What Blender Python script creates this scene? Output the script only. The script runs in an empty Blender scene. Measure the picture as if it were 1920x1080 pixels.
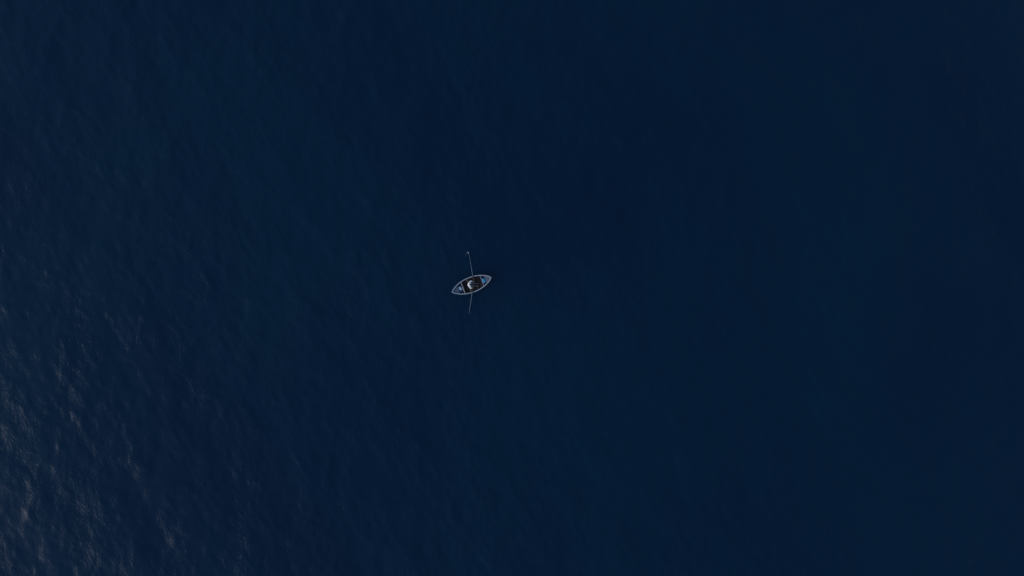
import bpy, bmesh, math, random
import numpy as np
from mathutils import Vector, Matrix, noise

random.seed(7)
rng = np.random.default_rng(11)
scene = bpy.context.scene
C = scene.collection

# ------------------------------------------------------------------ camera
H = 86.0                       # drone height above the water, metres
PXM = 18.0                     # photo pixels (1920 wide) per metre at water level
cam_d = bpy.data.cameras.new('camera')
cam_d.lens = H * PXM / 1920 * 36
cam_d.sensor_width = 36
cam_d.clip_start = 0.5
cam_d.clip_end = 20000
cam = bpy.data.objects.new('camera', cam_d)
cam.location = (0, 0, H)
C.objects.link(cam)
scene.camera = cam

# ------------------------------------------------------------------ sky and sun
SUN_AZ = Vector((-0.91, -0.41)).normalized()     # where the light comes from (low left of the frame)
SUN_EL = math.radians(19)
world = bpy.data.worlds.new('World')
scene.world = world
world.use_nodes = True
wn = world.node_tree
wn.nodes.clear()
sky = wn.nodes.new('ShaderNodeTexSky')
sky.sky_type = 'NISHITA'
sky.sun_disc = False
sky.sun_elevation = SUN_EL
sky.sun_rotation = math.atan2(SUN_AZ.x, SUN_AZ.y)
sky.dust_density = 0.4
sky.ozone_density = 2.5
bg = wn.nodes.new('ShaderNodeBackground')
bg.inputs['Strength'].default_value = 0.15
out = wn.nodes.new('ShaderNodeOutputWorld')
wn.links.new(sky.outputs[0], bg.inputs[0])
wn.links.new(bg.outputs[0], out.inputs[0])

sun_d = bpy.data.lights.new('sun', 'SUN')
sun_d.energy = 1.15
sun_d.angle = math.radians(50)
sun_d.color = (1.0, 0.985, 0.975)
sun = bpy.data.objects.new('sun', sun_d)
sun_dir = Vector((SUN_AZ.x * math.cos(SUN_EL), SUN_AZ.y * math.cos(SUN_EL), math.sin(SUN_EL)))
sun.rotation_euler = sun_dir.to_track_quat('Z', 'Y').to_euler()
sun.location = sun_dir * 60
C.objects.link(sun)

scene.view_settings.view_transform = 'Standard'
scene.view_settings.look = 'None'
scene.view_settings.exposure = 0.3
scene.view_settings.gamma = 1.0
scene.view_settings.use_curve_mapping = False


def P(px, py, z=0.0):
    """photo pixel + height above the water -> world point"""
    k = (H - z) / H / PXM
    return Vector(((px - 960) * k, (540 - py) * k, z))


# ------------------------------------------------------------------ helpers
def mat_simple(name, col, rough=0.7, var=0.25, scale=9.0, bump=0.0, spec=0.4, stretch=None, col2=None):
    m = bpy.data.materials.new(name)
    m.use_nodes = True
    nt = m.node_tree
    b = nt.nodes['Principled BSDF']
    b.inputs['Roughness'].default_value = rough
    b.inputs['Specular IOR Level'].default_value = spec
    tc = nt.nodes.new('ShaderNodeTexCoord')
    mp = nt.nodes.new('ShaderNodeMapping')
    nt.links.new(tc.outputs['Object'], mp.inputs[0])
    if stretch:
        mp.inputs['Scale'].default_value = stretch
    n = nt.nodes.new('ShaderNodeTexNoise')
    n.inputs['Scale'].default_value = scale
    n.inputs['Detail'].default_value = 6
    n.inputs['Roughness'].default_value = 0.65
    nt.links.new(mp.outputs[0], n.inputs['Vector'])
    r = nt.nodes.new('ShaderNodeValToRGB')
    r.color_ramp.elements[0].position = 0.32
    r.color_ramp.elements[1].position = 0.68
    c2 = col2 if col2 else tuple(min(1, c * (1 + var)) for c in col)
    c1 = tuple(c * (1 - var) for c in col)
    r.color_ramp.elements[0].color = (*c1, 1)
    r.color_ramp.elements[1].color = (*c2, 1)
    nt.links.new(n.outputs['Fac'], r.inputs[0])
    nt.links.new(r.outputs[0], b.inputs['Base Color'])
    if bump:
        bp = nt.nodes.new('ShaderNodeBump')
        bp.inputs['Strength'].default_value = 0.6
        bp.inputs['Distance'].default_value = bump
        nt.links.new(n.outputs['Fac'], bp.inputs['Height'])
        nt.links.new(bp.outputs[0], b.inputs['Normal'])
    return m


def link_mesh(name, me, mat, parent=None, smooth=False):
    o = bpy.data.objects.new(name, me)
    if mat:
        me.materials.append(mat)
    if smooth:
        me.polygons.foreach_set('use_smooth', [True] * len(me.polygons))
    C.objects.link(o)
    if parent:
        o.parent = parent
    return o


def obj(name, bm, mat, parent=None, smooth=False):
    bmesh.ops.recalc_face_normals(bm, faces=bm.faces)
    me = bpy.data.meshes.new(name)
    bm.to_mesh(me)
    bm.free()
    return link_mesh(name, me, mat, parent, smooth)


def thing(name, label, cat, loc=(0, 0, 0), rz=0.0, group=None):
    o = bpy.data.objects.new(name, None)
    o.empty_display_size = 0.2
    C.objects.link(o)
    o.location = loc
    o.rotation_euler = (0, 0, rz)
    o['label'] = label
    o['category'] = cat
    if group:
        o['group'] = group
    return o


def tag(o, label, cat, group=None):
    o['label'] = label
    o['category'] = cat
    if group:
        o['group'] = group


def box(bm, x0, x1, y0, y1, z0, z1, bev=0.0):
    vs = [bm.verts.new((x, y, z)) for x in (x0, x1) for y in (y0, y1) for z in (z0, z1)]
    idx = [(0, 1, 3, 2), (4, 6, 7, 5), (0, 4, 5, 1), (2, 3, 7, 6), (0, 2, 6, 4), (1, 5, 7, 3)]
    fs = [bm.faces.new([vs[i] for i in f]) for f in idx]
    if bev:
        es = list({e for f in fs for e in f.edges})
        bmesh.ops.bevel(bm, geom=es, offset=bev, segments=2, affect='EDGES', profile=0.5)


def tube(bm, pts, radii, seg=10):
    """tapered tube through pts"""
    rings = []
    pts = [Vector(p) for p in pts]
    for i, p in enumerate(pts):
        d = (pts[min(i + 1, len(pts) - 1)] - pts[max(i - 1, 0)]).normalized()
        a = d.orthogonal().normalized() if abs(d.z) > 0.95 else d.cross(Vector((0, 0, 1))).normalized()
        b = d.cross(a)
        r = radii[i] if hasattr(radii, '__len__') else radii
        rings.append([bm.verts.new(p + (a * math.cos(t) + b * math.sin(t)) * r)
                      for t in [2 * math.pi * k / seg for k in range(seg)]])
    for a, b in zip(rings, rings[1:]):
        for k in range(seg):
            bm.faces.new((a[k], a[(k + 1) % seg], b[(k + 1) % seg], b[k]))
    bm.faces.new(rings[0][::-1])
    bm.faces.new(rings[-1])


def ribbon(bm, pts_side, width, thick):
    """solid bar of rectangular section along a path; pts_side = list of (centre, inward unit normal)"""
    rings = []
    for p, n in pts_side:
        up = Vector((0, 0, 1))
        rings.append([bm.verts.new(p + n * (sx * width / 2) + up * (sz * thick / 2))
                      for sx, sz in ((-1, -1), (1, -1), (1, 1), (-1, 1))])
    for a, b in zip(rings, rings[1:]):
        for k in range(4):
            bm.faces.new((a[k], a[(k + 1) % 4], b[(k + 1) % 4], b[k]))
    bm.faces.new(rings[0][::-1])
    bm.faces.new(rings[-1])


# ------------------------------------------------------------------ boat frame
BC = P(884.6, 533.9, 0)
BROT = math.atan2(27.3, 72.8)
LH = 38.9 / PXM
BH = 14.2 / PXM


def wid(s):
    return BH * max(0.0, 1 - abs(s) ** 2.1) ** 0.8


def sheer(s):
    return 0.40 + 0.17 * s * s + 0.03 * s


def local(px, py, z):
    w = P(px, py, z) - BC
    c, s_ = math.cos(-BROT), math.sin(-BROT)
    return Vector((w.x * c - w.y * s_, w.x * s_ + w.y * c, z))


# ------------------------------------------------------------------ sea
def axis(lo, hi, flo, fhi, step, fine, far):
    a = list(np.arange(lo, flo, step)) + list(np.arange(flo, fhi, fine)) + list(np.arange(fhi, hi, step))
    d, e = step, a[-1]
    right = []
    while e < far:
        d *= 1.22
        e += d
        right.append(e)
    d, e = step, a[0]
    left = []
    while e > -far:
        d *= 1.22
        e -= d
        left.append(e)
    return np.array(left[::-1] + a + right)


xs = axis(-62, 62, -7.4, -1.2, 0.19, 0.07, 7000)
ys = axis(-38, 38, -3.4, 4.4, 0.19, 0.07, 7000)
X, Y = np.meshgrid(xs, ys, indexing='ij')
Z = np.zeros_like(X)
DX = np.zeros_like(X)
DY = np.zeros_like(X)
NW = 170
lam = np.exp(rng.uniform(math.log(0.75), math.log(13.0), NW))
th = math.radians(17) + rng.normal(0, math.radians(36), NW)
ph = rng.uniform(0, 2 * math.pi, NW)
far_r = np.hypot(X, Y)
for l, t, p in zip(lam, th, ph):
    k = 2 * math.pi / l
    slope = 0.0066 * (l / 2.2) ** (0.2 if l < 2.2 else -0.55)
    amp = slope / k
    lim = min(60 + l * 25, 900)
    fade = np.clip(1.5 - far_r / lim, 0, 1)
    a = k * (X * math.cos(t) + Y * math.sin(t)) + p
    Z += amp * fade * np.cos(a)
    s_ = amp * 1.0 * fade * np.sin(a)
    DX -= s_ * math.cos(t)
    DY -= s_ * math.sin(t)
# calmer close to the hull, pressed down under it
cx, sx = math.cos(BROT), math.sin(BROT)
U = (X - BC.x) * cx + (Y - BC.y) * sx
V = -(X - BC.x) * sx + (Y - BC.y) * cx
s = np.clip(np.abs(U) / (LH * 0.95), 0, 1)
W = BH * 0.80 * np.maximum(0, 1 - s ** 2.1) ** 0.8
inside = (np.abs(V) < W - 0.08) & (np.abs(U) < LH * 0.93)
near = np.clip((np.hypot(U / 3.0, V / 2.0) - 0.75) / 1.2, 0.3, 1)
Z = Z * near
Z[inside] = -0.16
DX *= near
DY *= near
# rings spreading from the two blades
for (rx, ry, ra) in ((878.3, 474.0, 0.012), (878.8, 588.0, 0.008)):
    c_ = P(rx, ry, 0)
    r_ = np.hypot(X - c_.x, Y - c_.y)
    Z += ra * np.cos(2 * math.pi * r_ / 0.42) * np.exp(-((r_ - 0.45) / 0.38) ** 2)
nx, ny = X.shape
co = np.stack([X + DX, Y + DY, Z], axis=-1).reshape(-1, 3).astype(np.float32)
idx = np.arange(nx * ny).reshape(nx, ny)
q = np.stack([idx[:-1, :-1], idx[1:, :-1], idx[1:, 1:], idx[:-1, 1:]], axis=-1).reshape(-1).astype(np.int32)
nf = len(q) // 4
me = bpy.data.meshes.new('sea')
me.vertices.add(nx * ny)
me.vertices.foreach_set('co', co.ravel())
me.loops.add(len(q))
me.loops.foreach_set('vertex_index', q)
me.polygons.add(nf)
me.polygons.foreach_set('loop_start', np.arange(0, len(q), 4, dtype=np.int32))
me.polygons.foreach_set('loop_total', np.full(nf, 4, dtype=np.int32))
me.update(calc_edges=True)

m = bpy.data.materials.new('sea_water')
m.use_nodes = True
nt = m.node_tree
b = nt.nodes['Principled BSDF']
b.inputs['IOR'].default_value = 1.333
b.inputs['Roughness'].default_value = 0.16
tc = nt.nodes.new('ShaderNodeTexCoord')


def nz(scale, detail, rough, sc, rot=math.radians(17), dist=0.0):
    mp = nt.nodes.new('ShaderNodeMapping')
    mp.vector_type = 'TEXTURE'
    mp.inputs['Rotation'].default_value = (0, 0, rot)
    mp.inputs['Scale'].default_value = sc
    nt.links.new(tc.outputs['Object'], mp.inputs[0])
    n = nt.nodes.new('ShaderNodeTexNoise')
    n.inputs['Scale'].default_value = scale
    n.inputs['Detail'].default_value = detail
    n.inputs['Roughness'].default_value = rough
    n.inputs['Distortion'].default_value = dist
    nt.links.new(mp.outputs[0], n.inputs['Vector'])
    return n


def mapr(src, a0, a1, b0, b1):
    r = nt.nodes.new('ShaderNodeMapRange')
    for k, v in zip(('From Min', 'From Max', 'To Min', 'To Max'), (a0, a1, b0, b1)):
        r.inputs[k].default_value = v
    nt.links.new(src, r.inputs['Value'])
    return r.outputs[0]


# body colour: deep blue with slow, slightly lighter and greener patches
big = nz(0.045, 3, 0.55, (1.0, 1.6, 1))
ramp = nt.nodes.new('ShaderNodeValToRGB')
ramp.color_ramp.elements[0].position = 0.35
ramp.color_ramp.elements[1].position = 0.68
ramp.color_ramp.elements[0].color = (0.0002, 0.0118, 0.0325, 1)
ramp.color_ramp.elements[1].color = (0.0002, 0.0168, 0.0370, 1)
nt.links.new(big.outputs['Fac'], ramp.inputs[0])
nt.links.new(ramp.outputs[0], b.inputs['Base Color'])
# ripples in gusty patches
gust = nz(0.11, 3, 0.6, (0.8, 1.7, 1))
rip = nz(1.5, 5, 0.62, (0.85, 1.2, 1), dist=0.15)
rip2 = nz(4.2, 4, 0.6, (0.8, 1.3, 1), rot=math.radians(45))
add = nt.nodes.new('ShaderNodeMath')
add.operation = 'MULTIPLY_ADD'
nt.links.new(rip2.outputs['Fac'], add.inputs[0])
add.inputs[1].default_value = 0.28
nt.links.new(rip.outputs['Fac'], add.inputs[2])
mul = nt.nodes.new('ShaderNodeMath')
mul.operation = 'MULTIPLY'
nt.links.new(add.outputs[0], mul.inputs[0])
nt.links.new(mapr(gust.outputs['Fac'], 0.35, 0.68, 0.45, 1.25), mul.inputs[1])
bp = nt.nodes.new('ShaderNodeBump')
bp.inputs['Strength'].default_value = 1.0
bp.inputs['Distance'].default_value = 0.055
nt.links.new(mul.outputs[0], bp.inputs['Height'])
nt.links.new(bp.outputs[0], b.inputs['Normal'])
SEA = link_mesh('sea', me, m, None, True)
SEA['kind'] = 'structure'

# ------------------------------------------------------------------ materials
M_RAIL = mat_simple('weathered_grey_paint', (0.33, 0.345, 0.36), 0.65, 0.35, 14, 0.004, stretch=(0.5, 2, 2))
M_BEAM = mat_simple('worn_pale_wood', (0.34, 0.30, 0.30), 0.7, 0.3, 16, 0.004, stretch=(2, 0.4, 2))
M_DECK = mat_simple('faded_slate_blue_paint', (0.090, 0.110, 0.145), 0.6, 0.3, 7, 0.003)
M_HOLD = mat_simple('dark_navy_paint', (0.018, 0.038, 0.075), 0.6, 0.4, 8, 0.003)
M_HULL = mat_simple('dark_tarred_planking', (0.010, 0.013, 0.020), 0.55, 0.5, 6, 0.004, stretch=(0.4, 2, 2))
M_INNER = mat_simple('dark_wet_timber', (0.034, 0.017, 0.012), 0.6, 0.5, 9, 0.004, stretch=(0.5, 3, 2))
M_SEAT = mat_simple('brown_seat_timber', (0.075, 0.050, 0.032), 0.6, 0.35, 12, 0.004, stretch=(3, 0.5, 2))
M_OAR = mat_simple('grey_oar_wood', (0.115, 0.15, 0.195), 0.6, 0.25, 10, 0.002)
M_IRON = mat_simple('dull_iron', (0.08, 0.08, 0.09), 0.5, 0.3, 30, 0.001)
M_TUB = mat_simple('bright_blue_plastic', (0.07, 0.36, 0.56), 0.4, 0.12, 12, 0.001)
M_TUB2 = mat_simple('blue_green_plastic', (0.07, 0.27, 0.42), 0.45, 0.12, 12, 0.001)
M_CLOTH = mat_simple('pale_blue_cloth', (0.44, 0.55, 0.62), 0.9, 0.12, 5, 0.003, col2=(0.52, 0.60, 0.66))
M_PINK = mat_simple('pinkish_plastic', (0.36, 0.22, 0.23), 0.5, 0.2, 12)
M_TIN = mat_simple('grey_tin', (0.20, 0.22, 0.24), 0.4, 0.25, 20)
M_SKIN = mat_simple('tanned_skin', (0.42, 0.26, 0.20), 0.55, 0.12, 14)
M_SHIRT = mat_simple('off_white_cotton', (0.86, 0.77, 0.73), 0.9, 0.05, 8, 0.006)
M_TROUS = mat_simple('charcoal_mauve_cotton', (0.105, 0.086, 0.095), 0.9, 0.25, 10, 0.005)
M_HAIR = mat_simple('black_hair', (0.014, 0.013, 0.018), 0.55, 0.4, 40, 0.004)
M_EYE = mat_simple('eye_white', (0.6, 0.6, 0.58), 0.3, 0.05, 10)
M_FOAM = mat_simple('sea_foam', (0.42, 0.47, 0.52), 0.8, 0.15, 10, 0.004)

# ------------------------------------------------------------------ boat
boat = thing('rowing_boat', 'small wooden double-ended rowing boat with grey gunwales alone on the dark blue sea',
             'rowing boat', (BC.x, BC.y, 0), BROT)

NS, NT = 48, 7                          # stations, strakes per side
KEEL = -0.20


def sect(s_, t, off=0.0):
    """t 0 keel .. 1 gunwale; returns half width and height on the hull"""
    w = max(wid(s_), 0.012)
    zk = KEEL + 0.16 * abs(s_) ** 5
    y = w * (math.sin(t * math.pi / 2) ** 0.62) * (1 - 0.10 * (1 - t))
    z = zk + (sheer(s_) - zk) * t ** 1.55
    return max(y - off, 0.004), z + off * 0.35 * (1 - t)


def hull_bm(off, lap):
    bm = bmesh.new()
    for side in (1, -1):
        for k in range(NT):
            t0, t1 = k / NT, (k + 1) / NT
            rows = []
            for i in range(NS + 1):
                s_ = -1 + 2 * i / NS
                a, za = sect(s_, t0, off)
                c, zc = sect(s_, t1, off)
                fullness = min(1, wid(s_) / 0.25)
                rows.append((bm.verts.new((s_ * LH, side * a, za)),
                             bm.verts.new((s_ * LH, side * (c - lap * fullness), zc)),
                             bm.verts.new((s_ * LH, side * c, zc))))
            for r0, r1 in zip(rows, rows[1:]):
                bm.faces.new((r0[0], r1[0], r1[1], r0[1]))
                bm.faces.new((r0[1], r1[1], r1[2], r0[2]))
    bmesh.ops.remove_doubles(bm, verts=bm.verts, dist=0.0015)
    return bm


h = obj('hull', hull_bm(0.0, 0.012), M_HULL, boat)
obj('inner_planking', hull_bm(0.022, 0.008), M_INNER, boat)

# keel, stem and stern posts
bm = bmesh.new()
path = [(Vector((-1 + 2 * i / 24, 0, 0)), i) for i in range(25)]
rings = []
for p, i in path:
    s_ = p.x
    zk = KEEL + 0.16 * abs(s_) ** 5
    rings.append([bm.verts.new((s_ * LH, y, z)) for y, z in ((-.022, zk - .07), (.022, zk - .07), (.022, zk + .015), (-.022, zk + .015))])
for a, c in zip(rings, rings[1:]):
    for k in range(4):
        bm.faces.new((a[k], a[(k + 1) % 4], c[(k + 1) % 4], c[k]))
bm.faces.new(rings[0][::-1])
bm.faces.new(rings[-1])
obj('keel', bm, M_HULL, boat)
for sg in (-1, 1):
    bm = bmesh.new()
    box(bm, LH - 0.045, LH + 0.03, -0.03, 0.03, -0.11, sheer(1) + 0.06, 0.008)
    if sg < 0:
        for v in bm.verts:
            v.co.x *= -1
            if v.co.z > 0:
                v.co.z -= (sheer(1) - sheer(-1))
    obj('stem_post', bm, M_RAIL, boat)

# gunwales: capping rail and rubbing strake on each side
for side in (1, -1):
    bm = bmesh.new()
    bm2 = bmesh.new()
    pts, pts2 = [], []
    for i in range(61):
        s_ = -0.992 + 1.984 * i / 60
        w = wid(s_)
        e = 0.004
        dw = (wid(min(s_ + e, .999)) - wid(max(s_ - e, -.999))) / (2 * e * LH)
        tan = Vector((1, side * dw, 0)).normalized()
        nrm = Vector((tan.y, -tan.x, 0)) * side
        jit = 0.003 * noise.noise(Vector((s_ * 9, side * 3.1, 0)))
        pts.append((Vector((s_ * LH, side * w, sheer(s_) + 0.016 + jit)) + nrm * 0.016, nrm))
        pts2.append((Vector((s_ * LH, side * w, sheer(s_) - 0.045)) - nrm * 0.014, nrm))
    ribbon(bm, pts, 0.095, 0.032)
    ribbon(bm2, pts2, 0.026, 0.04)
    obj('gunwale', bm, M_RAIL, boat)
    obj('rubbing_strake', bm2, M_HULL, boat)


def inner_w(u, z, off=0.03):
    s_ = u / LH
    lo, hi = 0.0, 1.0
    for _ in range(30):
        mid = (lo + hi) / 2
        if sect(s_, mid)[1] < z:
            lo = mid
        else:
            hi = mid
    return max(sect(s_, lo)[0] - off, 0.004)


# ribs
for u in [x * 0.27 - 1.89 for x in range(15)]:
    bm = bmesh.new()
    rings = []
    for side_t in [(-1, t / 10) for t in range(10, 0, -1)] + [(1, t / 10) for t in range(0, 11)]:
        sd, t = side_t
        y, z = sect(u / LH, t * 0.97, 0.024)
        y2, z2 = sect(u / LH, t * 0.97, 0.050)
        z2 += 0.02 * (1 - t)
        rings.append([bm.verts.new((u - .016, sd * y, z)), bm.verts.new((u + .016, sd * y, z)),
                      bm.verts.new((u + .016, sd * y2, z2)), bm.verts.new((u - .016, sd * y2, z2))])
    for a, c in zip(rings, rings[1:]):
        for k in range(4):
            bm.faces.new((a[k], a[(k + 1) % 4], c[(k + 1) % 4], c[k]))
    bm.faces.new(rings[0][::-1])
    bm.faces.new(rings[-1])
    obj('rib', bm, M_INNER, boat)


def lateral(name, u0, u1, z_top, thick, mat, margin=0.03, crown=0.0, nseg=8):
    """board filling the hull from side to side between stations u0 and u1"""
    bm = bmesh.new()
    rows = []
    for i in range(nseg + 1):
        u = u0 + (u1 - u0) * i / nseg
        zt = z_top(u) if callable(z_top) else z_top
        w = inner_w(u, zt - thick / 2, margin)
        row = []
        for j in range(9):
            f = -1 + j / 4
            row.append((bm.verts.new((u, f * w, zt + crown * (1 - f * f))), bm.verts.new((u, f * w, zt - thick))))
        rows.append(row)
    for r0, r1 in zip(rows, rows[1:]):
        for j in range(8):
            bm.faces.new((r0[j][0], r1[j][0], r1[j + 1][0], r0[j + 1][0]))
            bm.faces.new((r0[j][1], r0[j + 1][1], r1[j + 1][1], r1[j][1]))
        for j in (0, 8):
            bm.faces.new((r0[j][0], r0[j][1], r1[j][1], r1[j][0]))
    for r in (rows[0], rows[-1]):
        for j in range(8):
            bm.faces.new((r[j][0], r[j + 1][0], r[j + 1][1], r[j][1]))
    return obj(name, bm, mat, boat)


BL, BR = -0.945, 1.15
FLOOR = 0.055


def deck_z(u):
    return sheer(u / LH) - 0.075


# floorboards of the open well
wmax = inner_w(0, FLOOR, 0.03)
nb = 7
bw = 2 * wmax / nb
for k in range(nb):
    y0, y1 = -wmax + k * bw + 0.005, -wmax + (k + 1) * bw - 0.005
    bm = bmesh.new()
    dz = random.uniform(-.003, .003)
    # each board cut to the hull's plan shape
    rows = []
    for i in range(13):
        u = BL + 0.01 + (BR - BL - 0.02) * i / 12
        w = inner_w(u, FLOOR, 0.03)
        a, c = max(-w, min(w, y0)), max(-w, min(w, y1))
        if c - a < 0.006:
            continue
        rows.append([bm.verts.new((u, yy, zz + dz)) for yy, zz in ((a, FLOOR - .018), (c, FLOOR - .018), (c, FLOOR), (a, FLOOR))])
    for r0, r1 in zip(rows, rows[1:]):
        for j in range(4):
            bm.faces.new((r0[j], r0[(j + 1) % 4], r1[(j + 1) % 4], r1[j]))
    bm.faces.new(rows[0][::-1])
    bm.faces.new(rows[-1])
    obj('floorboard', bm, M_INNER, boat)

# decks at both ends, a shallow hold inside each crossbeam
HOLD_L, HOLD_R = -1.43, 1.50
for u0, u1 in ((-LH * 0.955, HOLD_L), (HOLD_R, LH * 0.955)):
    lateral('deck', u0, u1, deck_z, 0.022, M_DECK, 0.026, 0.018)
lateral('hold_floor', HOLD_L, BL - 0.02, 0.20, 0.02, M_HOLD, 0.026)
lateral('hold_floor', BR + 0.02, HOLD_R, 0.20, 0.02, M_HOLD, 0.026)
for u in (HOLD_L, HOLD_R):
    bm = bmesh.new()
    w = inner_w(u, deck_z(u) - .03, 0.03)
    w2 = inner_w(u, 0.21, 0.03)
    sg = 1 if u > 0 else -1
    a, c = sorted((u - sg * 0.004, u + sg * 0.014))
    vs = [[bm.verts.new((x, y, z)) for y, z in ((-w2, .202), (w2, .202), (w, deck_z(u) - .024), (-w, deck_z(u) - .024))] for x in (a, c)]
    for k in range(4):
        bm.faces.new((vs[0][k], vs[0][(k + 1) % 4], vs[1][(k + 1) % 4], vs[1][k]))
    bm.faces.new(vs[0][::-1])
    bm.faces.new(vs[1])
    obj('bulkhead', bm, M_HOLD, boat)
for u in (BL, BR):
    # bulkhead under the beam
    bm = bmesh.new()
    zt = sheer(u / LH) - 0.03
    cols = []
    for z in np.linspace(FLOOR - 0.02, zt, 6):
        w = inner_w(u, float(z), 0.03)
        cols.append([bm.verts.new((x, y, float(z))) for x, y in ((u - .011, -w), (u + .011, -w), (u + .011, w), (u - .011, w))])
    for r0, r1 in zip(cols, cols[1:]):
        for k in range(4):
            bm.faces.new((r0[k], r0[(k + 1) % 4], r1[(k + 1) % 4], r1[k]))
    bm.faces.new(cols[0][::-1])
    bm.faces.new(cols[-1])
    obj('bulkhead', bm, M_INNER, boat)
    bm = bmesh.new()
    w = wid(u / LH) - 0.05
    z = sheer(u / LH) - 0.004
    wd = 0.042 if u < 0 else 0.034
    box(bm, u - wd, u + wd, -w, w, z - 0.03, z + 0.012, 0.005)
    obj('crossbeam', bm, M_BEAM, boat)

# rower's thwart and a stretcher bar for the feet
TH = -0.285
THZ = 0.31
w = inner_w(TH, THZ, 0.03)
bm = bmesh.new()
box(bm, TH - 0.09, TH + 0.09, -w, w, THZ - 0.03, THZ, 0.005)
obj('thwart', bm, M_SEAT, boat)
bm = bmesh.new()
w = inner_w(0.56, 0.1, 0.04)
box(bm, 0.575, 0.615, -w, w, FLOOR + .002, FLOOR + 0.06, 0.005)
obj('foot_brace', bm, M_INNER, boat)

# ------------------------------------------------------------------ oars
OARS = [  # tip, gunwale crossing, handle end (photo pixels)
    dict(tip=(878.9, 472.2), pin=(886.7, 519.3), hand=(888.2, 527.6), side=1, dip=-0.03,
         label='upper oar with its blade splashing at the tip, held in the left hand'),
    dict(tip=(878.8, 591.5), pin=(885.7, 546.9), hand=(886.9, 540.0), side=-1, dip=-0.13,
         label='lower oar dipping into calm dark water, held in the right hand'),
]
for o in OARS:
    pz = 0.0
    lp = local(*o['pin'], 0.47)
    zg = sheer(lp.x / LH) + 0.032
    zp = zg + 0.045
    pin = P(*o['pin'], zp)
    tip2 = P(*o['tip'], o['dip'])
    hnd = P(*o['hand'], 0.66)
    # one straight shaft through pin and hand, reaching the water at the tip
    d = Vector(((pin - tip2).x, (pin - tip2).y, 0))
    dist = d.length
    dirh = d.normalized()
    slope = (zp - o['dip']) / dist
    inb = (Vector((hnd.x, hnd.y, 0)) - Vector((pin.x, pin.y, 0))).dot(dirh)
    axis3 = Vector((dirh.x, dirh.y, slope)).normalized()

    def at(k, pin=pin, dirh=dirh, slope=slope):      # k metres inboard (+) of the pin, measured flat
        return pin + Vector((dirh.x * k, dirh.y * k, slope * k))
    o['hand3'] = at(inb)
    o['axis'] = axis3
    side_v = axis3.cross(Vector((0, 0, 1))).normalized()
    base = at(0)
    t = thing('oar', o['label'], 'oar', (base.x, base.y, base.z), 0, 'pair of oars')
    rel = lambda v: v - base
    bm = bmesh.new()
    end = inb + 0.085
    tube(bm, [rel(at(k)) for k in (-dist * 0.80, -dist * 0.5, -0.2, 0.085)], [0.019, 0.025, 0.031, 0.031], 12)
    obj('shaft', bm, M_OAR, t, True)
    bm = bmesh.new()
    tube(bm, [rel(at(k)) for k in (0.084, 0.11, end - 0.01, end)], [0.029, 0.019, 0.0175, 0.012], 12)
    obj('handle', bm, M_SEAT, t, True)
    bm = bmesh.new()
    tube(bm, [rel(at(k)) for k in (-0.09, -0.085, 0.085, 0.09)], [0.033, 0.036, 0.036, 0.033], 12)
    obj('leather_collar', bm, M_INNER, t, True)
    # blade, stood nearly on edge so that only its upper edge shows
    bm = bmesh.new()
    rows = []
    nb_ = 10
    bd = (Vector((0, 0, 1)) * math.cos(0.3) + side_v * math.sin(0.3)).normalized()
    bt = bd.cross(axis3).normalized()
    for i in range(nb_ + 1):
        f = i / nb_
        k = -dist * 0.795 - (dist * 0.205) * f
        hw = 0.022 + 0.052 * min(1, f * 2.2) ** 1.2 if f < 0.97 else 0.05
        th_ = 0.016 - 0.009 * f
        c = rel(at(k)) + Vector((0, 0, 0.012 * f))
        rows.append([bm.verts.new(c + bd * a * hw + bt * b_ * th_) for a, b_ in ((-1, -.5), (-.2, -1), (1, -.5), (1, .5), (-.2, 1), (-1, .5))])
    for r0, r1 in zip(rows, rows[1:]):
        for j in range(6):
            bm.faces.new((r0[j], r0[(j + 1) % 6], r1[(j + 1) % 6], r1[j]))
    bm.faces.new(rows[0][::-1])
    bm.faces.new(rows[-1])
    obj('blade', bm, M_OAR, t)
    # rowlock on the boat: pad, pin and two horns
    r = bpy.data.objects.new('rowlock', None)
    l0 = local(o['pin'][0], o['pin'][1], zg)
    bm = bmesh.new()
    box(bm, -0.11, 0.11, -0.035, 0.035, -0.001, 0.018, 0.004)
    sgn = o['side']
    s_ = l0.x / LH
    dw = (wid(s_ + .01) - wid(s_ - .01)) / (0.02 * LH)
    rot = math.atan2(sgn * dw, 1)
    base_y = sgn * (wid(s_) - 0.016)
    for v in bm.verts:
        v.co = Matrix.Rotation(rot, 3, 'Z') @ v.co + Vector((l0.x, base_y, zg))
    rl = obj('rowlock', bm, M_RAIL, boat)
    bpy.data.objects.remove(r)
    bm = bmesh.new()
    for sg in (-1, 1):
        cpos = Vector((l0.x, base_y, zg + 0.02))
        tube(bm, [cpos + Vector((sg * a, 0, z)) for a, z in ((0.0, 0.0), (0.03, 0.004), (0.044, 0.02), (0.047, 0.05), (0.043, 0.075))], [0.008] * 5, 8)
    obj('rowlock_horns', bm, M_IRON, rl, True)

# small splash where the upper blade breaks the surface
bm = bmesh.new()
ctr = P(878.3, 474.2, 0.02)


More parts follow.
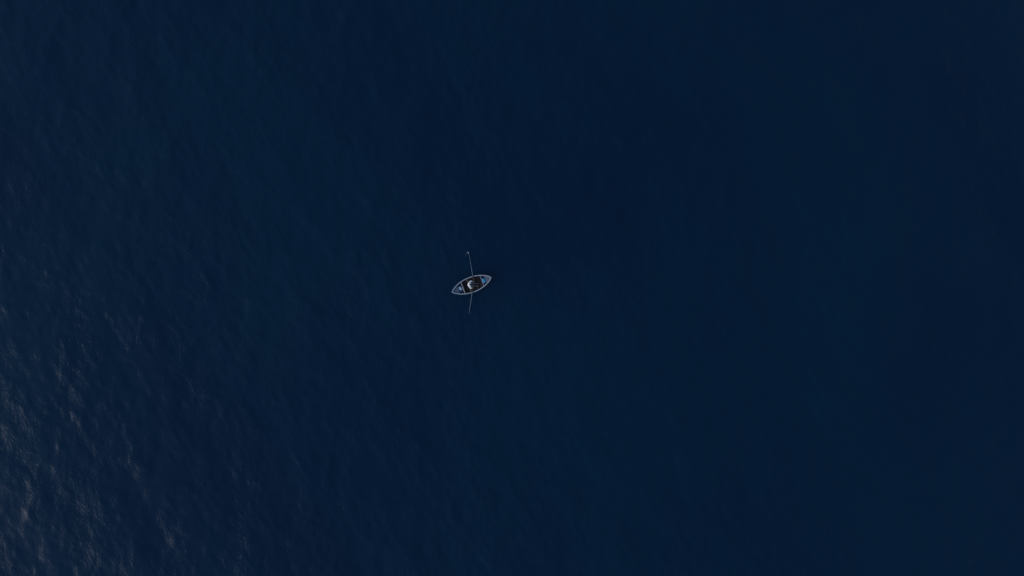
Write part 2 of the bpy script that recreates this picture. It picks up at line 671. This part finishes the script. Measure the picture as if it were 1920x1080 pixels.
def foam_patch(cx_, cy_, rx, ry, seed, z):
    ang = [2 * math.pi * k / 16 for k in range(16)]
    top = bm.verts.new((cx_, cy_, z + 0.045))
    ring1, ring2 = [], []
    for a in ang:
        f = 1 + 0.55 * noise.noise(Vector((math.cos(a) * 1.7 + seed, math.sin(a) * 1.7, seed)))
        ring1.append(bm.verts.new((cx_ + math.cos(a) * rx * f * .55, cy_ + math.sin(a) * ry * f * .55, z + 0.03 + random.uniform(-.01, .012))))
        ring2.append(bm.verts.new((cx_ + math.cos(a) * rx * f, cy_ + math.sin(a) * ry * f, z - 0.06)))
    for k in range(16):
        j = (k + 1) % 16
        bm.faces.new((top, ring1[k], ring1[j]))
        bm.faces.new((ring1[k], ring2[k], ring2[j], ring1[j]))


foam_patch(0, 0, 0.055, 0.075, 1.3, 0.03)
foam_patch(-0.07, 0.07, 0.035, 0.04, 4.1, 0.02)
foam_patch(-0.27, -0.19, 0.05, 0.03, 7.7, 0.0)
foam_patch(-0.17, -0.13, 0.025, 0.02, 2.7, 0.0)
for _ in range(60):
    rr = random.uniform(0.03, 0.26)
    aa = random.uniform(math.radians(110), math.radians(250))
    mtx = Matrix.Translation((rr * math.cos(aa), rr * math.sin(aa) * 0.9, random.uniform(0.03, 0.12)))
    bmesh.ops.create_icosphere(bm, subdivisions=1, radius=random.uniform(0.003, 0.008), matrix=mtx)
sp = obj('oar_splash', bm, M_FOAM, None, True)
sp.location = (ctr.x, ctr.y, 0)
sp['kind'] = 'stuff'
sp['label'] = 'small white splash of water at the tip of the upper oar'
sp['category'] = 'splash'

# ------------------------------------------------------------------ cargo
# blue lidded tub in the right-hand hold
c = local(906.6, 526.4, 0.45)
base = BC + Matrix.Rotation(BROT, 3, 'Z') @ Vector((c.x, c.y, 0))
tub = thing('blue_box', 'bright blue lidded plastic box in the hold near the right-hand tip of the boat', 'box',
            (base.x, base.y, 0.20), BROT + math.radians(2))
bm = bmesh.new()
box(bm, -0.105, 0.105, -0.20, 0.20, 0.0, 0.235, 0.012)
for v in bm.verts:
    f = 0.9 + 0.1 * v.co.z / 0.235
    v.co.x *= f
    v.co.y *= f
obj('tub', bm, M_TUB, tub)
bm = bmesh.new()
box(bm, -0.125, 0.125, -0.225, 0.225, 0.236, 0.262, 0.007)
lid = obj('lid', bm, M_TUB, tub)
bm = bmesh.new()
for k in range(3):
    y = -0.13 + 0.13 * k
    box(bm, -0.085, 0.085, y - 0.02, y + 0.02, 0.263, 0.270, 0.003)
obj('lid_ridges', bm, M_TUB, lid)
bm = bmesh.new()
box(bm, -0.06, 0.06, -0.236, -0.226, 0.19, 0.25, 0.003)
obj('latch', bm, M_TUB2, tub)

# crumpled pale cloth in the left-hand hold
c = local(863.3, 541.0, 0.42)
base = BC + Matrix.Rotation(BROT, 3, 'Z') @ Vector((c.x, c.y, 0))
bm = bmesh.new()
N = 30
grid = []
for i in range(N):
    row = []
    for j in range(N):
        x, y = (i / (N - 1) - .5) * 2, (j / (N - 1) - .5) * 2
        r = max(abs(x), abs(y)) ** 1.0
        R_ = (x * x * .9 + y * y) ** 0.5
        nn = noise.noise(Vector((x * 1.7, y * 1.7, 3.3)))
        n2 = noise.noise(Vector((x * 5 + 2 * nn, y * 5, 8.1)))
        zz = 0.20 * max(0, 1 - (R_ * (0.92 + .35 * nn)) ** 3) + 0.045 * n2 + 0.02 * nn
        row.append(bm.verts.new((x * (0.165 + .03 * nn), y * (0.24 + .04 * nn), max(zz, 0.0) + 0.004)))
    grid.append(row)
for i in range(N - 1):
    for j in range(N - 1):
        bm.faces.new((grid[i][j], grid[i + 1][j], grid[i + 1][j + 1], grid[i][j + 1]))
ret = bmesh.ops.extrude_face_region(bm, geom=bm.faces[:])
for v in [g for g in ret['geom'] if isinstance(g, bmesh.types.BMVert)]:
    v.co.z -= 0.006
cl = obj('cloth_bundle', bm, M_CLOTH, None, True)
cl.location = (base.x, base.y, 0.205)
cl.rotation_euler = (0, 0, BROT + 0.35)
tag(cl, 'crumpled pale blue cloth beside the crossbeam at the left-hand end of the boat', 'cloth')

# two small odds and ends on the floor of the well


def lathe(bm, prof, seg=16):
    rings = [[bm.verts.new((r * math.cos(2 * math.pi * k / seg), r * math.sin(2 * math.pi * k / seg), z)) for k in range(seg)] for r, z in prof]
    for a, c_ in zip(rings, rings[1:]):
        for k in range(seg):
            bm.faces.new((a[k], a[(k + 1) % seg], c_[(k + 1) % seg], c_[k]))
    bm.faces.new(rings[0][::-1])
    bm.faces.new(rings[-1])


bm = bmesh.new()
lathe(bm, [(0.05, 0), (0.062, 0.05), (0.072, 0.115), (0.076, 0.118), (0.072, 0.121), (0.066, 0.115), (0.055, 0.05), (0.044, 0.012)])
p = P(902.3, 534.9, 0.1)
o = obj('pink_bowl', bm, M_PINK, None, True)
o.location = (p.x, p.y, FLOOR + 0.003)
tag(o, 'small pinkish bowl on the boat floor next to the right-hand crossbeam', 'bowl')

# ------------------------------------------------------------------ rower
PO = P(879.0, 534.0, 0)
person = thing('person', 'person with dark hair in a loose white shirt sitting in the boat and rowing', 'person',
               (PO.x, PO.y, 0))


def W3(px, py, z):
    return P(px, py, z) - Vector((PO.x, PO.y, 0))


def skin_obj(verts, edges, radii, sub=2):
    """limbs as tapered capsules along the joints; fuse() turns them into one continuous skin"""
    seg = 18 if sub > 1 else 10
    bm = bmesh.new()
    rr = [r if not isinstance(r, tuple) else min(r) for r in radii]
    for v, r in zip(verts, rr):
        bmesh.ops.create_uvsphere(bm, u_segments=seg, v_segments=seg // 2 + 2, radius=r, matrix=Matrix.Translation(v))
    for i, j in edges:
        tube(bm, [verts[i], verts[j]], [rr[i] * 0.995, rr[j] * 0.995], seg)
    for i, r in enumerate(radii):
        if isinstance(r, tuple):           # broad joints: (sideways, other)
            ellipsoid(bm, verts[i], (max(min(r), 0.9 * min(r)), r[0], r[1]))
    bmesh.ops.recalc_face_normals(bm, faces=bm.faces)
    me = bpy.data.meshes.new('tmp')
    bm.to_mesh(me)
    bm.free()
    return me


def ellipsoid(bm, c, r, rot=None):
    mtx = Matrix.Translation(c) @ (rot.to_4x4() if rot else Matrix.Identity(4)) @ Matrix.Diagonal((*r, 1))
    bmesh.ops.create_uvsphere(bm, u_segments=20, v_segments=14, radius=1, matrix=mtx)


def fuse(name, meshes, extra, voxel, mat, parent, smooth_it=4, wrinkle=0.0):
    bm = bmesh.new()
    for m_ in meshes:
        bm.from_mesh(m_)
    if extra:
        extra(bm)
    bmesh.ops.recalc_face_normals(bm, faces=bm.faces)
    me = bpy.data.meshes.new(name)
    bm.to_mesh(me)
    bm.free()
    o = bpy.data.objects.new(name, me)
    C.objects.link(o)
    r = o.modifiers.new('r', 'REMESH')
    r.mode = 'VOXEL'
    r.voxel_size = voxel
    sm = o.modifiers.new('sm', 'SMOOTH')
    sm.iterations = smooth_it
    sm.factor = 0.5
    dg = bpy.context.evaluated_depsgraph_get()
    dg.update()
    res = bpy.data.meshes.new_from_object(o.evaluated_get(dg))
    bpy.data.objects.remove(o)
    if wrinkle:
        for v in res.vertices:
            c_ = v.co
            n_ = noise.noise(Vector((c_.x * 7, c_.y * 7, c_.z * 16))) + 0.5 * noise.noise(Vector((c_.x * 17, c_.y * 15, c_.z * 30)))
            v.co = c_ + v.normal * n_ * wrinkle
    return link_mesh(name, res, mat, parent, True)


pel = W3(879.4, 534.0, 0.42)
waist = W3(879.5, 533.9, 0.58)
chest = W3(880.1, 533.8, 0.76)
neck0 = W3(881.0, 533.6, 0.89)
neck1 = W3(881.5, 533.5, 0.965)
head = W3(881.9, 533.4, 1.065)
sh = {1: W3(880.3, 530.4, 0.85), -1: W3(880.3, 536.9, 0.85)}
el = {1: W3(882.9, 527.5, 0.66), -1: W3(882.8, 539.9, 0.66)}
POR = Vector((PO.x, PO.y, 0))
hands = {1: OARS[0]['hand3'] - POR, -1: OARS[1]['hand3'] - POR}
hip = {1: W3(879.3, 532.2, 0.41), -1: W3(879.3, 535.8, 0.41)}
kn = {1: W3(887.2, 531.0, 0.50), -1: W3(887.0, 536.3, 0.48)}
an = {1: W3(893.3, 532.0, 0.16), -1: W3(893.3, 536.2, 0.16)}

verts = [pel, waist, chest, neck0, neck1, head]
rad = [0.115, 0.12, (0.15, 0.12), 0.075, 0.056, 0.06]
edges = [(0, 1), (1, 2), (2, 3), (3, 4), (4, 5)]


def addv(p_, r_, parent_):
    verts.append(p_)
    rad.append(r_)
    edges.append((parent_, len(verts) - 1))
    return len(verts) - 1


wrist = {}
for sd in (1, -1):
    hpos = hands[sd]
    wr = hpos + Vector((-0.075, 0, 0.035))
    wrist[sd] = wr
    a = addv(sh[sd], 0.068, 2)
    a = addv(sh[sd].lerp(el[sd], 0.5), 0.052, a)
    a = addv(el[sd], 0.042, a)
    a = addv(el[sd].lerp(wr, 0.4), 0.040, a)
    a = addv(wr, 0.027, a)
    a = addv(hip[sd], 0.095, 0)
    a = addv(hip[sd].lerp(kn[sd], 0.5), 0.080, a)
    a = addv(kn[sd], 0.060, a)
    a = addv(kn[sd].lerp(an[sd], 0.35), 0.057, a)
    a = addv(an[sd], 0.036, a)
    heel = an[sd] + Vector((-0.01, 0, -0.05))
    mid = an[sd] + Vector((0.08, 0.006 * sd, -0.012))
    ball = an[sd] + Vector((0.15, 0.012 * sd, -0.005))
    toe = an[sd] + Vector((0.19, 0.015 * sd, 0.012))
    a2 = addv(heel, 0.032, a)
    a = addv(mid, (0.036, 0.030), a)
    edges.append((a2, a))
    a = addv(ball, (0.044, 0.024), a)
    addv(toe, (0.042, 0.014), a)
body_skin = skin_obj(verts, edges, rad, 2)

parts = [body_skin]
for sd in (1, -1):
    hpos = hands[sd]
    ax = OARS[0 if sd == 1 else 1]['axis'].copy()
    if ax.y * sd < 0:
        ax = -ax                         # ax points outboard
    f = Vector((1, 0, 0))
    f = (f - ax * f.dot(ax)).normalized()
    up = Vector((0, 0, 1))
    up = (up - ax * up.dot(ax)).normalized()

    def hp(a_, x_, z_):
        return hpos + ax * a_ + f * x_ + up * z_
    # palm
    parts.append(skin_obj([wrist[sd], hp(0, -0.05, 0.037), hp(0, -0.018, 0.034)], [(0, 1), (1, 2)],
                          [0.026, (0.040, 0.017), (0.042, 0.014)], 2))
    for k in range(4):
        o_ = (k - 1.5) * 0.0215
        ln = (0.92, 1.0, 0.96, 0.82)[k]
        ch = [hp(o_, -0.022, 0.032), hp(o_ * 1.05, 0.012 * ln, 0.033), hp(o_ * 1.05, 0.032 * ln, 0.014),
              hp(o_ * 1.05, 0.031 * ln, -0.012), hp(o_ * 1.05, 0.012, -0.029 * ln)]
        parts.append(skin_obj(ch, [(0, 1), (1, 2), (2, 3), (3, 4)], [0.0105, 0.0095, 0.009, 0.0085, 0.0075], 1))
    ch = [hp(-0.038, -0.045, 0.028), hp(-0.05, -0.032, 0.004), hp(-0.046, -0.024, -0.018), hp(-0.036, -0.004, -0.031)]
    parts.append(skin_obj(ch, [(0, 1), (1, 2), (2, 3)], [0.013, 0.012, 0.0105, 0.009], 1))

tilt = Matrix.Rotation(math.radians(14), 3, 'Y')          # head bowed a little towards the bow
hm = lambda x, y, z: head + tilt @ Vector((x, y, z))


def head_extra(bm):
    ellipsoid(bm, hm(-0.008, 0, 0.025), (0.094, 0.074, 0.088), tilt)
    ellipsoid(bm, hm(0.028, 0, -0.035), (0.062, 0.056, 0.072), tilt)
    ellipsoid(bm, hm(0.062, 0, -0.078), (0.024, 0.026, 0.022), tilt)       # chin
    ellipsoid(bm, hm(0.096, 0, -0.015), (0.018, 0.012, 0.026), tilt)       # nose
    ellipsoid(bm, hm(0.108, 0, -0.030), (0.014, 0.015, 0.011), tilt)
    ellipsoid(bm, hm(0.080, 0, 0.022), (0.016, 0.046, 0.010), tilt)        # brow
    ellipsoid(bm, hm(0.084, 0, -0.052), (0.012, 0.024, 0.006), tilt)       # lips
    ellipsoid(bm, hm(0.082, 0, -0.064), (0.012, 0.020, 0.006), tilt)
    for sd in (1, -1):
        ellipsoid(bm, hm(0.0, 0.077 * sd, -0.012), (0.018, 0.010, 0.030), tilt)   # ears
        for k in range(5):                                                       # toes
            t0 = an[sd] + Vector((0.215 - 0.009 * k, sd * (0.015 + (k - 2) * 0.0165), 0.020))
            ellipsoid(bm, t0, (0.018, 0.0085 if k else 0.012, 0.010))


fuse('body', parts, head_extra, 0.0065, M_SKIN, person, 3)
for sd in (1, -1):
    bm = bmesh.new()
    ellipsoid(bm, hm(0.0755, 0.031 * sd, 0.001), (0.0115, 0.0115, 0.0070), tilt)
    ey = obj('eye', bm, M_EYE, person, True)
    bm = bmesh.new()
    ellipsoid(bm, hm(0.0845, 0.031 * sd, 0.000), (0.0045, 0.0055, 0.0052), tilt)
    obj('iris', bm, M_HAIR, ey, True)

# hair: cap over the skull
bm = bmesh.new()
ellipsoid(bm, hm(-0.016, 0, 0.034), (0.102, 0.088, 0.098), tilt)
for v in bm.verts:
    l_ = tilt.inverted() @ (v.co - head)
    if l_.x > 0.045 and l_.z < 0.06:
        v.co = head + tilt @ Vector((0.045, l_.y * 0.9, l_.z))
    n_ = noise.noise(v.co * 38)
    v.co += (v.co - head).normalized() * (0.007 * n_)
hair_me = bpy.data.meshes.new('t')
bm.to_mesh(hair_me)
bm.free()
fuse('hair', [hair_me], None, 0.008, M_HAIR, person, 1, 0.004)

# shirt: loose, sleeves to just below the elbow, blowing out a little behind
verts, rad, edges = [W3(879.6, 534, 0.40), W3(879.8, 533.9, 0.52), W3(880.0, 533.8, 0.68), W3(880.2, 533.8, 0.80), W3(880.9, 533.65, 0.885)], \
    [0.160, 0.165, (0.21, 0.165), (0.23, 0.15), 0.085], [(0, 1), (1, 2), (2, 3), (3, 4)]
for sd in (1, -1):
    a = addv(sh[sd] + Vector((-0.01, 0.0, -0.02)), 0.105, 3)
    a = addv(sh[sd].lerp(el[sd], 0.55) + Vector((-0.012, 0.012 * sd, 0)), 0.088, a)
    a = addv(el[sd] + Vector((0, 0, 0)), 0.084, a)
    addv(el[sd].lerp(wrist[sd], 0.4), 0.058, a)
fuse('shirt', [skin_obj(verts, edges, rad, 2)], None, 0.012, M_SHIRT, person, 2, 0.011)

# trousers
verts, rad, edges = [W3(879.5, 534, 0.44), W3(879.6, 534, 0.40)], [0.165, 0.15], [(0, 1)]
for sd in (1, -1):
    a = addv(hip[sd], 0.122, 0)
    a = addv(hip[sd].lerp(kn[sd], 0.5), 0.105, a)
    a = addv(kn[sd], 0.085, a)
    a = addv(kn[sd].lerp(an[sd], 0.5), 0.072, a)
    addv(kn[sd].lerp(an[sd], 0.88), 0.058, a)
fuse('trousers', [skin_obj(verts, edges, rad, 2)], None, 0.012, M_TROUS, person, 2, 0.007)
